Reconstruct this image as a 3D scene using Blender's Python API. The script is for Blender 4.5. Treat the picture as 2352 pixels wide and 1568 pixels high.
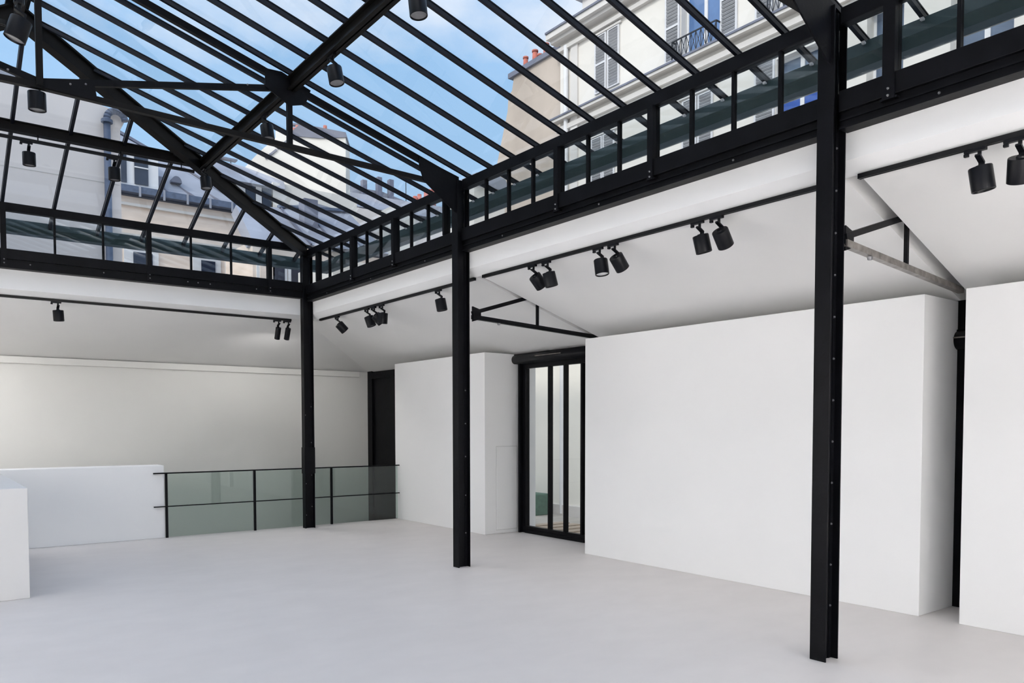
import bpy, bmesh, math, random
from mathutils import Vector, Matrix
random.seed(7)
S = bpy.context.scene
COL = S.collection
for o in list(bpy.data.objects):
    bpy.data.objects.remove(o, do_unlink=True)

# ------------------------------------------------------------------ camera
f_px, cy_px, yaw, pit, rol = 1793.457, 1050.123, .652231, .0391486, .0011809
fw = Vector((math.sin(yaw), math.cos(yaw), 0)); rt = Vector((math.cos(yaw), -math.sin(yaw), 0)); dn = Vector((0, 0, -1))
f2 = fw*math.cos(pit) + dn*math.sin(pit); d2 = dn*math.cos(pit) - fw*math.sin(pit)
r3 = rt*math.cos(rol) + d2*math.sin(rol); d3 = d2*math.cos(rol) - rt*math.sin(rol)
cam = bpy.data.objects.new('camera', bpy.data.cameras.new('camera')); COL.objects.link(cam)
cam.matrix_world = Matrix(((r3.x, -d3.x, -f2.x, 0), (r3.y, -d3.y, -f2.y, 0), (r3.z, -d3.z, -f2.z, 1.70), (0, 0, 0, 1)))
cam.data.sensor_fit = 'HORIZONTAL'; cam.data.sensor_width = 36
cam.data.lens = 36*f_px/2352; cam.data.shift_y = (cy_px-784)/2352; cam.data.clip_start = .05; cam.data.clip_end = 500
S.camera = cam

# ------------------------------------------------------------------ view + world + sun
S.view_settings.view_transform = 'Standard'; S.view_settings.look = 'None'
S.view_settings.gamma = 1; S.view_settings.use_curve_mapping = False
S.view_settings.exposure = 0.25
S.cycles.transparent_max_bounces = 24; S.cycles.max_bounces = 10; S.cycles.diffuse_bounces = 5
S.cycles.glossy_bounces = 4; S.cycles.caustics_reflective = False; S.cycles.caustics_refractive = False
SUN = Vector((-.77, -.25, .585)).normalized()

w = bpy.data.worlds.new('sky'); S.world = w; w.use_nodes = True
N = w.node_tree.nodes; L = w.node_tree.links; N.clear()
def nd(t, **k):
    n = N.new(t)
    for a, b in k.items(): setattr(n, a, b)
    return n
def mth(op, a, b=None, clamp=False):
    n = nd('ShaderNodeMath', operation=op, use_clamp=clamp)
    for i, v in enumerate((a, b)):
        if v is None: continue
        if isinstance(v, (int, float)): n.inputs[i].default_value = v
        else: L.new(v, n.inputs[i])
    return n.outputs[0]
tc = nd('ShaderNodeTexCoord'); sep = nd('ShaderNodeSeparateXYZ'); L.new(tc.outputs['Generated'], sep.inputs[0])
elev = mth('MAXIMUM', sep.outputs['Z'], 0.0)
grad = nd('ShaderNodeValToRGB'); L.new(elev, grad.inputs[0])
ge = grad.color_ramp.elements; ge[0].position = 0; ge[0].color = (1.0, 1.0, 1.0, 1); ge[1].position = 1; ge[1].color = (.19, .38, .71, 1)
e_ = ge.new(.12); e_.color = (.62, .76, .92, 1); e_ = ge.new(.32); e_.color = (.36, .58, .86, 1); e_ = ge.new(.6); e_.color = (.27, .48, .79, 1)
dot = nd('ShaderNodeVectorMath', operation='DOT_PRODUCT'); L.new(tc.outputs['Generated'], dot.inputs[0]); dot.inputs[1].default_value = SUN
glow = mth('POWER', mth('MAXIMUM', dot.outputs['Value'], 0.0), 2.5)
mp = nd('ShaderNodeMapping'); L.new(tc.outputs['Generated'], mp.inputs[0]); mp.inputs['Scale'].default_value = (1, 1, 2.0); mp.inputs['Location'].default_value = (.8, 2.1, .5)
nz = nd('ShaderNodeTexNoise'); L.new(mp.outputs[0], nz.inputs['Vector']); nz.inputs['Scale'].default_value = 2.6; nz.inputs['Detail'].default_value = 7; nz.inputs['Roughness'].default_value = .55
cl = nd('ShaderNodeValToRGB'); L.new(nz.outputs['Fac'], cl.inputs[0])
cl.color_ramp.elements[0].position = .53; cl.color_ramp.elements[1].position = .70
cmix = nd('ShaderNodeMix', data_type='RGBA'); L.new(mth('MULTIPLY', cl.outputs[0], .8), cmix.inputs['Factor']); L.new(grad.outputs[0], cmix.inputs['A']); cmix.inputs['B'].default_value = (.86, .88, .95, 1)
gcol = nd('ShaderNodeVectorMath', operation='SCALE'); gcol.inputs[0].default_value = (1.0, .93, .84); L.new(mth('MULTIPLY', glow, 2.1), gcol.inputs['Scale'])
addn = nd('ShaderNodeVectorMath', operation='ADD'); L.new(cmix.outputs['Result'], addn.inputs[0]); L.new(gcol.outputs[0], addn.inputs[1])
bg = nd('ShaderNodeBackground'); L.new(addn.outputs[0], bg.inputs['Color']); bg.inputs['Strength'].default_value = 1.0
wo = nd('ShaderNodeOutputWorld'); L.new(bg.outputs[0], wo.inputs[0])

sun = bpy.data.objects.new('sun', bpy.data.lights.new('sun', 'SUN')); COL.objects.link(sun)
sun.data.energy = .95; sun.data.angle = math.radians(1.0); sun.data.color = (1, .95, .88)
sun.rotation_euler = SUN.to_track_quat('Z', 'Y').to_euler(); sun.location = (-20, 5, 20)
SPOT_W = 3.0; WASH = 485; WASHF = 1060; WASHB = 70  # WASH powers belong to the added, unseen fill lamps

# ------------------------------------------------------------------ materials
def mat(name, col, rough=.6, metal=0, spec=.4, var=0, vscale=8, bump=0, bscale=60, col2=None, stretch=(1, 1, 1), detail=4):
    m = bpy.data.materials.new(name); m.use_nodes = True
    nt = m.node_tree; b = nt.nodes['Principled BSDF']
    b.inputs['Base Color'].default_value = (*col, 1); b.inputs['Roughness'].default_value = rough
    b.inputs['Metallic'].default_value = metal; b.inputs['Specular IOR Level'].default_value = spec
    t = nt.nodes.new('ShaderNodeTexCoord'); mpn = nt.nodes.new('ShaderNodeMapping'); mpn.inputs['Scale'].default_value = stretch
    nt.links.new(t.outputs['Object'], mpn.inputs[0])
    if var or col2:
        n = nt.nodes.new('ShaderNodeTexNoise'); n.inputs['Scale'].default_value = vscale; n.inputs['Detail'].default_value = detail
        nt.links.new(mpn.outputs[0], n.inputs['Vector'])
        r = nt.nodes.new('ShaderNodeValToRGB'); nt.links.new(n.outputs['Fac'], r.inputs[0])
        r.color_ramp.elements[0].position = .3; r.color_ramp.elements[1].position = .7
        c2 = col2 or tuple(min(1, c*(1+var)) for c in col); c1 = col if col2 else tuple(c*(1-var) for c in col)
        r.color_ramp.elements[0].color = (*c1, 1); r.color_ramp.elements[1].color = (*c2, 1)
        nt.links.new(r.outputs[0], b.inputs['Base Color'])
    if bump:
        n = nt.nodes.new('ShaderNodeTexNoise'); n.inputs['Scale'].default_value = bscale; n.inputs['Detail'].default_value = 3
        nt.links.new(mpn.outputs[0], n.inputs['Vector'])
        bp = nt.nodes.new('ShaderNodeBump'); bp.inputs['Strength'].default_value = bump; bp.inputs['Distance'].default_value = .01
        nt.links.new(n.outputs['Fac'], bp.inputs['Height']); nt.links.new(bp.outputs[0], b.inputs['Normal'])
    return m
def glass(name, tint, ior=1.45, rough=0.0):
    m = bpy.data.materials.new(name); m.use_nodes = True; nt = m.node_tree; nt.nodes.clear()
    tr = nt.nodes.new('ShaderNodeBsdfTransparent'); tr.inputs[0].default_value = (*tint, 1)
    gl = nt.nodes.new('ShaderNodeBsdfGlossy'); gl.inputs['Roughness'].default_value = rough; gl.inputs[0].default_value = (1, 1, 1, 1)
    lw = nt.nodes.new('ShaderNodeLayerWeight'); lw.inputs[0].default_value = .5
    pw = nt.nodes.new('ShaderNodeMath'); pw.operation = 'POWER'; nt.links.new(lw.outputs['Facing'], pw.inputs[0]); pw.inputs[1].default_value = 5.0
    fr = nt.nodes.new('ShaderNodeMath'); fr.operation = 'MULTIPLY_ADD'; nt.links.new(pw.outputs[0], fr.inputs[0]); fr.inputs[1].default_value = .9; fr.inputs[2].default_value = ((ior-1)/(ior+1))**2
    mx = nt.nodes.new('ShaderNodeMixShader'); out = nt.nodes.new('ShaderNodeOutputMaterial')
    nt.links.new(fr.outputs[0], mx.inputs[0]); nt.links.new(tr.outputs[0], mx.inputs[1]); nt.links.new(gl.outputs[0], mx.inputs[2]); nt.links.new(mx.outputs[0], out.inputs[0])
    return m
M = dict(
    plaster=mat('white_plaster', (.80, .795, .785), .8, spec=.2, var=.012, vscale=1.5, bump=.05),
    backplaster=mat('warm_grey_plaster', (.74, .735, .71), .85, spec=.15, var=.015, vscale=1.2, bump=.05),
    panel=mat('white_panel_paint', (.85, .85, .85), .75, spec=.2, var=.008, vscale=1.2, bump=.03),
    floor=mat('pale_resin_floor', (.655, .62, .605), .5, spec=.3, var=.03, vscale=2.2, bump=.02, bscale=15, stretch=(1, 1.6, 1), detail=6),
    steel=mat('black_painted_steel', (.0026, .0027, .0038), .45, spec=.10, var=.35, vscale=6, bump=.12, bscale=30),
    steel2=mat('dark_brown_steel', (.0038, .0034, .0034), .48, spec=.12, var=.3, vscale=5, bump=.1, bscale=30),
    bar=mat('blue_black_glazing_bar', (.0035, .0042, .008), .4, spec=.22, var=.2, vscale=5),
    bolt=mat('highlight_bolt_steel', (.22, .22, .23), .4, metal=.6),  # pale grey stands for specular highlights on the bolt heads
    spot=mat('black_spotlight_metal', (.0035, .0038, .0055), .36, spec=.18, var=.15, vscale=20),
    track=mat('black_track_metal', (.006, .006, .0068), .42, spec=.2, var=.2, vscale=30, stretch=(1, .05, 1)),
    gutter=mat('dark_green_zinc', (.032, .055, .06), .45, spec=.3, var=.10, vscale=2, stretch=(1, .15, 4)),
    rooflass=glass('roof_glass', (.975, .985, .985)),
    winglass=glass('window_glass', (.885, .90, .905)), clearglass=glass('clear_glass', (.985, .985, .975)),
    railglass=glass('green_railing_glass', (.80, .86, .84), 1.5),
    counterpaint=mat('white_counter_paint', (.70, .69, .68), .6, spec=.25, var=.01, vscale=2),
    joint=mat('pale_grey_joint', (.60, .60, .60), .8, var=.02),  # even pale grey line around the access panel
    litlens=mat('lit_look_lens', (.80, .80, .80), .2, spec=.6),  # lens colour lightened to look lit; emits nothing
    lens=mat('grey_lens', (.16, .16, .17), .2, spec=.6, var=.1, vscale=40),
    tiesteel=mat('worn_highlit_tie_steel', (.22, .20, .185), .35, metal=.7, spec=.4, var=.4, vscale=14),  # worn metal, with its highlight also put into the lighter colour
    facade=mat('cream_facade', (.77, .735, .68), .85, spec=.15, var=.04, vscale=.6, bump=.1, bscale=12),
    cornice=mat('pale_stone_cornice', (.66, .63, .60), .8, var=.05, vscale=1.0),
    zinc=mat('grey_zinc_roof', (.33, .345, .40), .5, spec=.3, var=.12, vscale=.8),
    slate=mat('dark_grey_zinc', (.16, .17, .22), .5, spec=.3, var=.15, vscale=1.0),
    gable=mat('stained_render', (.50, .43, .37), .9, spec=.1, var=.16, vscale=.7, bump=.2, bscale=6, stretch=(1, 1, .45), detail=7),
    greywall=mat('grey_render', (.76, .70, .67), .9, spec=.1, var=.06, vscale=.5, bump=.1, bscale=8),
    stone=mat('beige_stone_wall', (.84, .71, .61), .9, spec=.1, var=.08, vscale=.8, stretch=(1, 1, 4)),
    shutter=mat('white_shutter_paint', (.66, .66, .68), .6, var=.03, vscale=3),
    slat=mat('grey_shutter_slats', (.50, .50, .52), .6, var=.05, vscale=6),
    frame=mat('white_window_frame', (.75, .75, .76), .5, var=.02),
    darkpane=mat('dark_blue_window_pane', (.022, .03, .055), .12, spec=.6, var=.2, vscale=1.5),
    bluepane=mat('sky_blue_window_pane', (.10, .20, .42), .08, spec=.7, var=.2, vscale=1.2),
    slatepane=mat('slate_blue_window_pane', (.10, .14, .21), .12, spec=.5, var=.2, vscale=1.5),
    royal=mat('royal_blue_blind', (.03, .09, .36), .5, var=.1),
    clay=mat('red_clay_pot', (.50, .16, .12), .8, var=.15, vscale=6),
    leadpipe=mat('blue_grey_lead_pipe', (.11, .14, .21), .5, spec=.4, var=.2, vscale=5),
    iron=mat('wrought_iron', (.02, .022, .028), .5),
    yard=mat('pale_courtyard_ground', (.42, .39, .34), .9, var=.15, vscale=2),
    wood=mat('weathered_pallet_wood', (.42, .33, .24), .8, var=.2, vscale=8, stretch=(1, 6, 1)),
    foliage=mat('green_planter', (.06, .13, .09), .7, var=.3, vscale=12),
    wash=mat('cream_courtyard_wall', (.86, .83, .75), .85, var=.04, vscale=.8),
)

# ------------------------------------------------------------------ helpers
def wloc(o):
    v = Vector((0, 0, 0))
    while o is not None:
        v += o.location; o = o.parent
    return v
class MB:
    def __init__(s): s.v = []; s.f = []
    def box(s, x0, x1, y0, y1, z0, z1):
        b = len(s.v)
        s.v += [(x, y, z) for z in (z0, z1) for y in (y0, y1) for x in (x0, x1)]
        s.f += [tuple(b+i for i in q) for q in ((0, 2, 3, 1), (4, 5, 7, 6), (0, 1, 5, 4), (2, 6, 7, 3), (0, 4, 6, 2), (1, 3, 7, 5))]
        return s
    def beam(s, p0, p1, wd, ht, up=(0, 0, 1)):
        p0 = Vector(p0); p1 = Vector(p1); d = (p1-p0).normalized(); up = Vector(up)
        if abs(d.dot(up)) > .98: up = Vector((1, 0, 0))
        sd = d.cross(up).normalized(); u = sd.cross(d).normalized(); b = len(s.v)
        for p in (p0, p1):
            for a, c in ((-1, -1), (1, -1), (1, 1), (-1, 1)):
                s.v.append(tuple(p + sd*a*wd/2 + u*c*ht/2))
        s.f += [tuple(b+i for i in q) for q in ((0, 1, 2, 3), (7, 6, 5, 4), (0, 4, 5, 1), (1, 5, 6, 2), (2, 6, 7, 3), (3, 7, 4, 0))]
        return s
    def cyl(s, p0, p1, r, r1=None, n=20, cap0=True, cap1=True):
        p0 = Vector(p0); p1 = Vector(p1); r1 = r if r1 is None else r1
        d = (p1-p0).normalized(); up = Vector((0, 0, 1)) if abs(d.z) < .9 else Vector((1, 0, 0))
        a = d.cross(up).normalized(); c = a.cross(d); b = len(s.v)
        for p, rr in ((p0, r), (p1, r1)):
            for i in range(n):
                t = 2*math.pi*i/n; s.v.append(tuple(p + (a*math.cos(t)+c*math.sin(t))*rr))
        for i in range(n):
            j = (i+1) % n; s.f.append((b+i, b+n+i, b+n+j, b+j))
        if cap0: s.f.append(tuple(b+i for i in range(n)))
        if cap1: s.f.append(tuple(b+n+i for i in reversed(range(n))))
        return s
    def prism(s, pts, d):
        """pts: list of 3d points (planar loop); d: extrusion vector"""
        b = len(s.v); n = len(pts); d = Vector(d)
        s.v += [tuple(p) for p in pts] + [tuple(Vector(p)+d) for p in pts]
        s.f.append(tuple(b+i for i in range(n))); s.f.append(tuple(b+n+i for i in reversed(range(n))))
        for i in range(n):
            j = (i+1) % n; s.f.append((b+i, b+n+i, b+n+j, b+j))
        return s
    def build(s, name, m, parent=None, kind=None, smooth=False, bevel=0):
        me = bpy.data.meshes.new(name)
        org = wloc(parent) if parent else None
        if org is None:
            xs = [v[0] for v in s.v]; ys = [v[1] for v in s.v]; zs = [v[2] for v in s.v]
            org = Vector(((min(xs)+max(xs))/2, (min(ys)+max(ys))/2, min(zs))); loc = org
        else: loc = Vector((0, 0, 0))
        me.from_pydata([tuple(Vector(v)-org) for v in s.v], [], s.f)
        bm = bmesh.new(); bm.from_mesh(me)
        bmesh.ops.recalc_face_normals(bm, faces=bm.faces[:])
        if bevel:
            bmesh.ops.bevel(bm, geom=[e for e in bm.edges if len(e.link_faces) == 2 and e.calc_face_angle(0) > .5], offset=bevel, segments=2, affect='EDGES', profile=.5)
        bm.to_mesh(me); bm.free()
        me.materials.append(M[m])
        if smooth:
            for p in me.polygons: p.use_smooth = len(p.vertices) == 4
        o = bpy.data.objects.new(name, me); COL.objects.link(o); o.location = loc
        if parent: o.parent = parent
        if kind: o['kind'] = kind
        return o
def tag(o, label=None, cat=None, group=None, kind=None):
    if label: o['label'] = label
    if cat: o['category'] = cat
    if group: o['group'] = group
    if kind: o['kind'] = kind
    return o
def thing(name, label, cat, loc=(0, 0, 0), group=None, kind=None):
    o = bpy.data.objects.new(name, None); COL.objects.link(o); o.location = loc; o.empty_display_size = .2
    return tag(o, label, cat, group, kind)
def copy_tree(o, parent=None):
    c = o.copy(); COL.objects.link(c)
    if parent: c.parent = parent
    for ch in list(o.children):
        if ch.type in ('MESH', 'LIGHT', 'EMPTY'): copy_tree(ch, c)
    return c
def P(a): return Vector(a)

# ================================================================== SETTING
CZ = lambda x: 3.554-.275*(x-5.27)          # underside of right aisle ceiling
CB = lambda y: 3.585-.275*(y-12.65)         # underside of back aisle ceiling
b = MB(); b.box(-6.1, 7.95, -2.3, 12.80, -.25, 0); b.box(-6.1, 3.02, 12.80, 13.15, -.25, 0)
b.build('floor', 'floor', kind='structure')
MB().box(-6.1, 8.0, 12.7, 15.4, -3.2, -3.0).build('floor', 'floor', kind='structure')
b = MB()
for y0, y1 in ((-2.3, 1.9), (3.5, 8.40), (9.92, 12.9), (15.1, 15.45)):
    b.box(7.86, 8.06, y0, y1, -3.2, 3.25)
for y0, y1 in ((1.9, 3.5), (8.40, 9.92), (12.9, 15.1)): b.box(7.86, 8.06, y0, y1, 2.87, 3.25)
for y0, y1 in ((1.9, 3.5), (8.40, 9.92)): b.box(7.86, 8.06, y0, y1, -3.2, -.02)
b.build('wall_right', 'plaster', kind='structure')
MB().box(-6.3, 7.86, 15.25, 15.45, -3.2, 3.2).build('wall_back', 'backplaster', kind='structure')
MB().box(-6.3, -6.1, -2.3, 15.25, -3.2, 3.4).build('wall_left', 'plaster', kind='structure')
MB().prism([(-6.3, -2.3, -.25), (8.06, -2.3, -.25), (8.06, -2.3, 3.2), (5.6, -2.3, 4.6), (.92, -2.3, 5.95), (-3.7, -2.3, 4.6), (-6.3, -2.3, 3.4)], (0, -.2, 0)).build('wall_front', 'plaster', kind='structure')
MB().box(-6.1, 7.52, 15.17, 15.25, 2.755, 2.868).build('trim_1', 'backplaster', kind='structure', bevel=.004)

def ceil_slab(corners, th=.15, name='ceiling'):
    pts = [(x, y, CZ(x)) for x, y in corners]
    return MB().prism(pts, (0, 0, th)).build(name, 'plaster', kind='structure')
sk = lambda y, x: y+.07*(x-5.27)
ceil_slab([(5.44, -2.3), (7.86, -2.3), (7.86, sk(2.99, 7.86)), (5.44, sk(2.99, 5.44))])
ceil_slab([(5.44, sk(3.105, 5.44)), (7.86, sk(3.105, 7.86)), (7.86, sk(7.72, 7.86)), (5.44, sk(7.72, 5.44))])
ceil_slab([(5.44, sk(7.80, 5.44)), (7.86, sk(7.80, 7.86)), (7.86, 15.35), (5.44, 12.93)])
# back aisle ceiling
pts = [(5.44, 12.93, CB(12.93)), (7.76, 15.25, CB(15.25)), (-6.1, 15.25, CB(15.25)), (-6.1, 12.84, CB(12.84)), (5.36, 12.84, CB(12.84))]
MB().prism(pts, (0, 0, .15)).build('ceiling', 'plaster', kind='structure')
# opaque roof decks over the aisles
b = MB(); b.prism([(5.36, -2.3, CZ(5.36)+.16), (8.06, -2.3, CZ(8.06)+.16), (8.06, 15.45, CZ(8.06)+.16), (5.36, 12.8, CZ(5.36)+.16)], (0, 0, .08))
b.prism([(8.06, 15.45, CB(15.45)+.16), (-6.3, 15.45, CB(15.45)+.16), (-6.3, 12.7, CB(12.7)+.16), (5.36, 12.7, CB(12.7)+.16)], (0, 0, .08))
b.prism([(-6.3, -2.3, 3.1), (-3.35, -2.3, 3.9), (-3.35, 12.8, 3.9), (-6.3, 15.45, 3.1)], (0, 0, .1))
b.build('ceiling', 'shutter', kind='structure')
# white fascia bands with sloping soffits under the ring beams
MB().prism([(5.335, -2.3, 3.84), (5.335, -2.3, 3.597), (5.44, -2.3, 3.507), (5.44, -2.3, 3.84)], (0, 14.96, 0)).build('trim_2', 'panel', kind='structure')
MB().prism([(-3.5, 12.62, 3.88), (-3.5, 12.62, 3.575), (-3.5, 12.84, CB(12.84)), (-3.5, 12.84, 3.88)], (8.90, 0, 0)).build('trim_3', 'panel', kind='structure')
MB().box(-3.5, -3.35, -2.3, 12.7, 3.5, 4.5).build('trim_4', 'panel', kind='structure')
# aisle partitions standing in front of the right wall
def panel(name, label, y0, y1, z=2.865):
    b = MB().box(7.10, 7.86, y0, y1, 0, z)
    return tag(b.build(name, 'panel', bevel=.004), label, 'wall panel')
panel('partition_wall', 'short white partition box between the glass railing and the tall window', 10.0, 12.88)
pz = bpy.data.objects['partition_wall']
MB().box(7.325, 7.735, 9.992, 10.0, .06, 1.385).build('access_panel', 'panel', pz, bevel=.003)
b = MB()
for a in ((7.318, 7.325, .052, 1.393), (7.735, 7.742, .052, 1.393)): b.box(a[0], a[1], 9.9985, 10.0, a[2], a[3])
b.box(7.318, 7.742, 9.9985, 10.0, 1.385, 1.393); b.box(7.318, 7.742, 9.9985, 10.0, .052, .06)
b.build('panel_joint', 'joint', pz)
panel('partition_wall', 'long white partition wall spanning between the middle and nearest black columns', 3.30, 7.69)
panel('partition_wall', 'white partition wall at right edge beyond the narrow black gap', -1.4, 2.96)

# ------------------------------------------------------------------ aisle windows in the right wall
def aisle_window(name, y0, y1, z1, mull, solid=False):
    r = thing(name, None, None, (7.79, (y0+y1)/2, 0), kind='structure')
    b = MB(); b.box(7.76, 7.84, y1-.10, y1, 0, z1); b.box(7.76, 7.84, y0, y0+.10, 0, z1); b.box(7.76, 7.84, y0+.10, y1-.10, z1-.09, z1); b.box(7.74, 7.84, y0+.10, y1-.10, 0, .05); b.box(7.76, 7.84, y0+.1, y1-.1, .05, .11)
    b.box(7.70, 7.86, y1-.02, y1+.02, 0, z1)
    b.build('window_frame', 'steel', r)
    ys = [y0+.10]+list(mull)+[y1-.10]
    for y in mull: MB().box(7.765, 7.835, y-.022, y+.022, .11, z1-.09).build('mullion', 'steel', r)
    for a, c in zip(ys[:-1], ys[1:]):
        MB().box(7.795, 7.803, a, c, .11, z1-.09).build('pane', 'clearglass', r)
    return r
aisle_window('window_1', 8.30, 9.90, 2.72, [8.49, 8.87, 9.235])
r = thing('window_2', None, None, (7.79, 2.7, 0), kind='structure')
MB().box(7.76, 7.85, 1.9, 3.5, 0, 2.87).build('shutter_panel', 'steel', r)
r = thing('window_3', None, None, (7.79, 14, -3), kind='structure')
MB().box(7.76, 7.85, 12.9, 15.2, -3, 2.87).build('shutter_panel', 'steel', r)
b = MB(); b.box(7.72, 7.80, 15.0, 15.2, -3, 2.90); b.box(7.70, 7.76, 12.9, 15.0, 2.72, 2.85); b.build('window_frame', 'steel', r)
# roller blind boxes
def blind(label, y0, y1, zc, rad, x=7.70):
    r = thing('roller_blind', label, 'blind', (x, (y0+y1)/2, zc))
    b = MB(); b.box(x-.02, 7.86, y0, y1-.03, zc-rad, zc+rad+.015); b.cyl((x, y0, zc), (x, y1, zc), rad, n=24); b.build('blind_cassette', 'spot', r, smooth=True)
    if y1-y0 > .8: MB().beam((x-rad-.004, y0+.55, zc+.02), (x-rad-.004, y0+1.15, zc+.02), .01, .012).build('maker_strip', 'tiesteel', r)
    return r
blind('black roller blind cassette over the tall window beside the long partition', 8.25, 10.06, 2.775, .07)
blind('black round blind cassette end in the narrow gap at far right', 2.2, 3.42, 2.50, .085, 7.76)

# ================================================================== STEEL COLUMNS
def column(y0, label, x0=5.165, x1=5.335, wd=.125, ztop=4.64, bolts=()):
    yc = y0+wd/2
    r = thing('steel_column', label, 'column', (.5*(x0+x1), yc, 0))
    MB().box(x0, x0+.012, y0, y0+wd, 0, ztop).build('flange', 'steel', r, bevel=.002)
    MB().box(x1-.012, x1, y0, y0+wd, 0, ztop).build('flange', 'steel', r, bevel=.002)
    MB().box(x0+.012, x1-.012, yc-.006, yc+.006, 0, ztop).build('web', 'steel', r)
    b = MB()                                                       # riveted corner angles joining web and flanges
    for sx in (x0+.012, x1-.012):
        d = .035 if sx < yc*0+.5*(x0+x1) else -.035
        for sy in (-1, 1):
            b.box(min(sx, sx+d), max(sx, sx+d), min(yc+sy*.006, yc+sy*.012), max(yc+sy*.006, yc+sy*.012), 0, ztop)
    b.build('corner_angle', 'steel', r)
    for z in bolts:
        MB().cyl((x0+.035, yc-.012, z), (x0+.035, yc-.020, z), .009, .006, 8).build('rivet', 'bolt', r)
        MB().cyl((x1-.035, yc-.012, z+.14), (x1-.035, yc-.020, z+.14), .009, .006, 8).build('rivet', 'bolt', r)
    return r
column(12.46, 'black steel column farthest away, standing at the glass railing corner', bolts=(.22, .75, 1.3, 1.9))
cs = bpy.data.objects['steel_column']
b = MB()
for y in (12.452, 12.585): b.box(5.16, 5.34, y, y+.008, .92, 1.36)
b.build('splice_plate', 'steel', cs)
MB().box(5.157, 5.165, 12.455, 12.59, .92, 1.36).build('splice_plate', 'steel', cs)
column(7.82, 'black steel column in the middle, beside the tall window', bolts=(.27, .73, 1.2, 1.6, 2.0))
column(3.05, 'tallest and nearest black steel column, in front of the long white partition', bolts=[.25+.3*i for i in range(12)])

# ------------------------------------------------------------------ ring beams
def ring_beam_right(y0, y1, label):
    r = thing('ring_beam', label, 'beam', (5.27, (y0+y1)/2, 3.787))
    MB().box(5.22, 5.333, y0, y1, 3.787, 3.800).build('bottom_flange', 'steel', r)
    MB().box(5.245, 5.325, y0, y1, 3.800, 3.905).build('web', 'steel', r)
    MB().box(5.225, 5.246, y0, y1, 3.845, 3.856).build('moulding', 'steel', r)
    MB().box(5.212, 5.333, y0, y1, 3.905, 4.050).build('sill_rail', 'steel', r, bevel=.004)
    n = max(1, int((y1-y0)/1.2))
    for i in range(n):
        y = y0+(i+.5)*(y1-y0)/n
        MB().cyl((5.245, y, 3.825), (5.237, y, 3.825), .010, .006, 8).build('bolt', 'bolt', r)
    return r
ring_beam_right(7.95, 12.45, 'black ring beam between the farthest and middle columns, under the clerestory')
ring_beam_right(3.18, 7.81, 'black ring beam between the middle and nearest columns, under the clerestory')
ring_beam_right(-2.3, 3.04, 'black ring beam right of the nearest column')
r = thing('ring_beam', 'black ring beam along the back clerestory, left of the farthest column', 'beam', (1, 12.53, 3.837))
x0, x1 = -3.35, 5.16
MB().box(x0, x1, 12.48, 12.61, 3.837, 3.850).build('bottom_flange', 'steel', r)
MB().box(x0, x1, 12.50, 12.60, 3.850, 3.955).build('web', 'steel', r)
MB().box(x0, x1, 12.47, 12.61, 3.955, 4.09).build('sill_rail', 'steel', r, bevel=.004)
for x in (3.35, 3.5, 3.68, 1.3, 2.2, 4.4): MB().cyl((x, 12.50, 3.91), (x, 12.492, 3.91), .010, .006, 8).build('bolt', 'bolt', r)

# ================================================================== CLERESTORIES
YK = lambda k: 12.45-.4247*k
c1 = thing('window_4', None, None, (5.26, 6, 4.05), kind='structure')
for y0, y1 in ((7.95, 12.45), (3.18, 7.81), (-2.3, 3.04)):
    MB().box(5.222, 5.31, y0, y1, 4.517, 4.628).build('top_rail', 'steel', c1, bevel=.004)
posts = {1, 4, 7, 10, 15, 18, 23, 26, 29, 32}
edges = []
for k in range(0, 35):
    y = YK(k)
    if k in (0, 11, 22): edges.append((y, .08)); continue
    if k in posts:
        wd = .075 if k == 23 else (.035 if k in (1, 10) else .055)
        b = MB().box(5.205, 5.30, y-wd/2, y+wd/2, 4.05, 4.517)
        if k not in (1, 10): b.box(5.198, 5.214, y-wd/2-.004, y+wd/2+.004, 3.875, 4.517); b.box(5.205, 5.25, y-wd/2-.02, y+wd/2+.02, 3.875, 3.89)
        b.build('post', 'steel', c1)
        if k not in (1, 10):
            for z in (3.90, 3.945): MB().cyl((5.198, y, z), (5.188, y, z), .009, .005, 8).build('bolt', 'bolt', c1)
        edges.append((y, wd))
    else:
        MB().box(5.235, 5.275, y-.0125, y+.0125, 4.05, 4.517).build('mullion', 'steel', c1); edges.append((y, .025))
for (ya, wa), (yb, wb) in zip(edges[:-1], edges[1:]):
    MB().box(5.252, 5.258, yb+wb/2, ya-wa/2, 4.05, 4.517).build('pane', 'winglass', c1)
c2 = thing('window_5', None, None, (1, 12.53, 4.09), kind='structure')
MB().box(-3.35, 5.17, 12.48, 12.57, 4.597, 4.705).build('top_rail', 'steel', c2, bevel=.004)
XI = lambda i: 4.612-.6025*i
edges = [(5.17, 0)]
for i in range(0, 14):
    x = XI(i)
    if i % 3 == 0:
        b = MB().box(x-.028, x+.028, 12.47, 12.56, 4.09, 4.597); b.box(x-.032, x+.032, 12.455, 12.472, 3.87, 4.597); b.build('post', 'steel', c2)
        for z in (3.895, 3.945): MB().cyl((x, 12.455, z), (x, 12.443, z), .010, .005, 8).build('bolt', 'bolt', c2)
        edges.append((x, .056))
    else:
        MB().box(x-.0135, x+.0135, 12.50, 12.54, 4.09, 4.597).build('mullion', 'steel', c2); edges.append((x, .027))
for (xa, wa), (xb, wb) in zip(edges[:-1], edges[1:]):
    MB().box(xb+wb/2, xa-wa/2, 12.517, 12.523, 4.09, 4.597).build('pane', 'winglass', c2)

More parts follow.
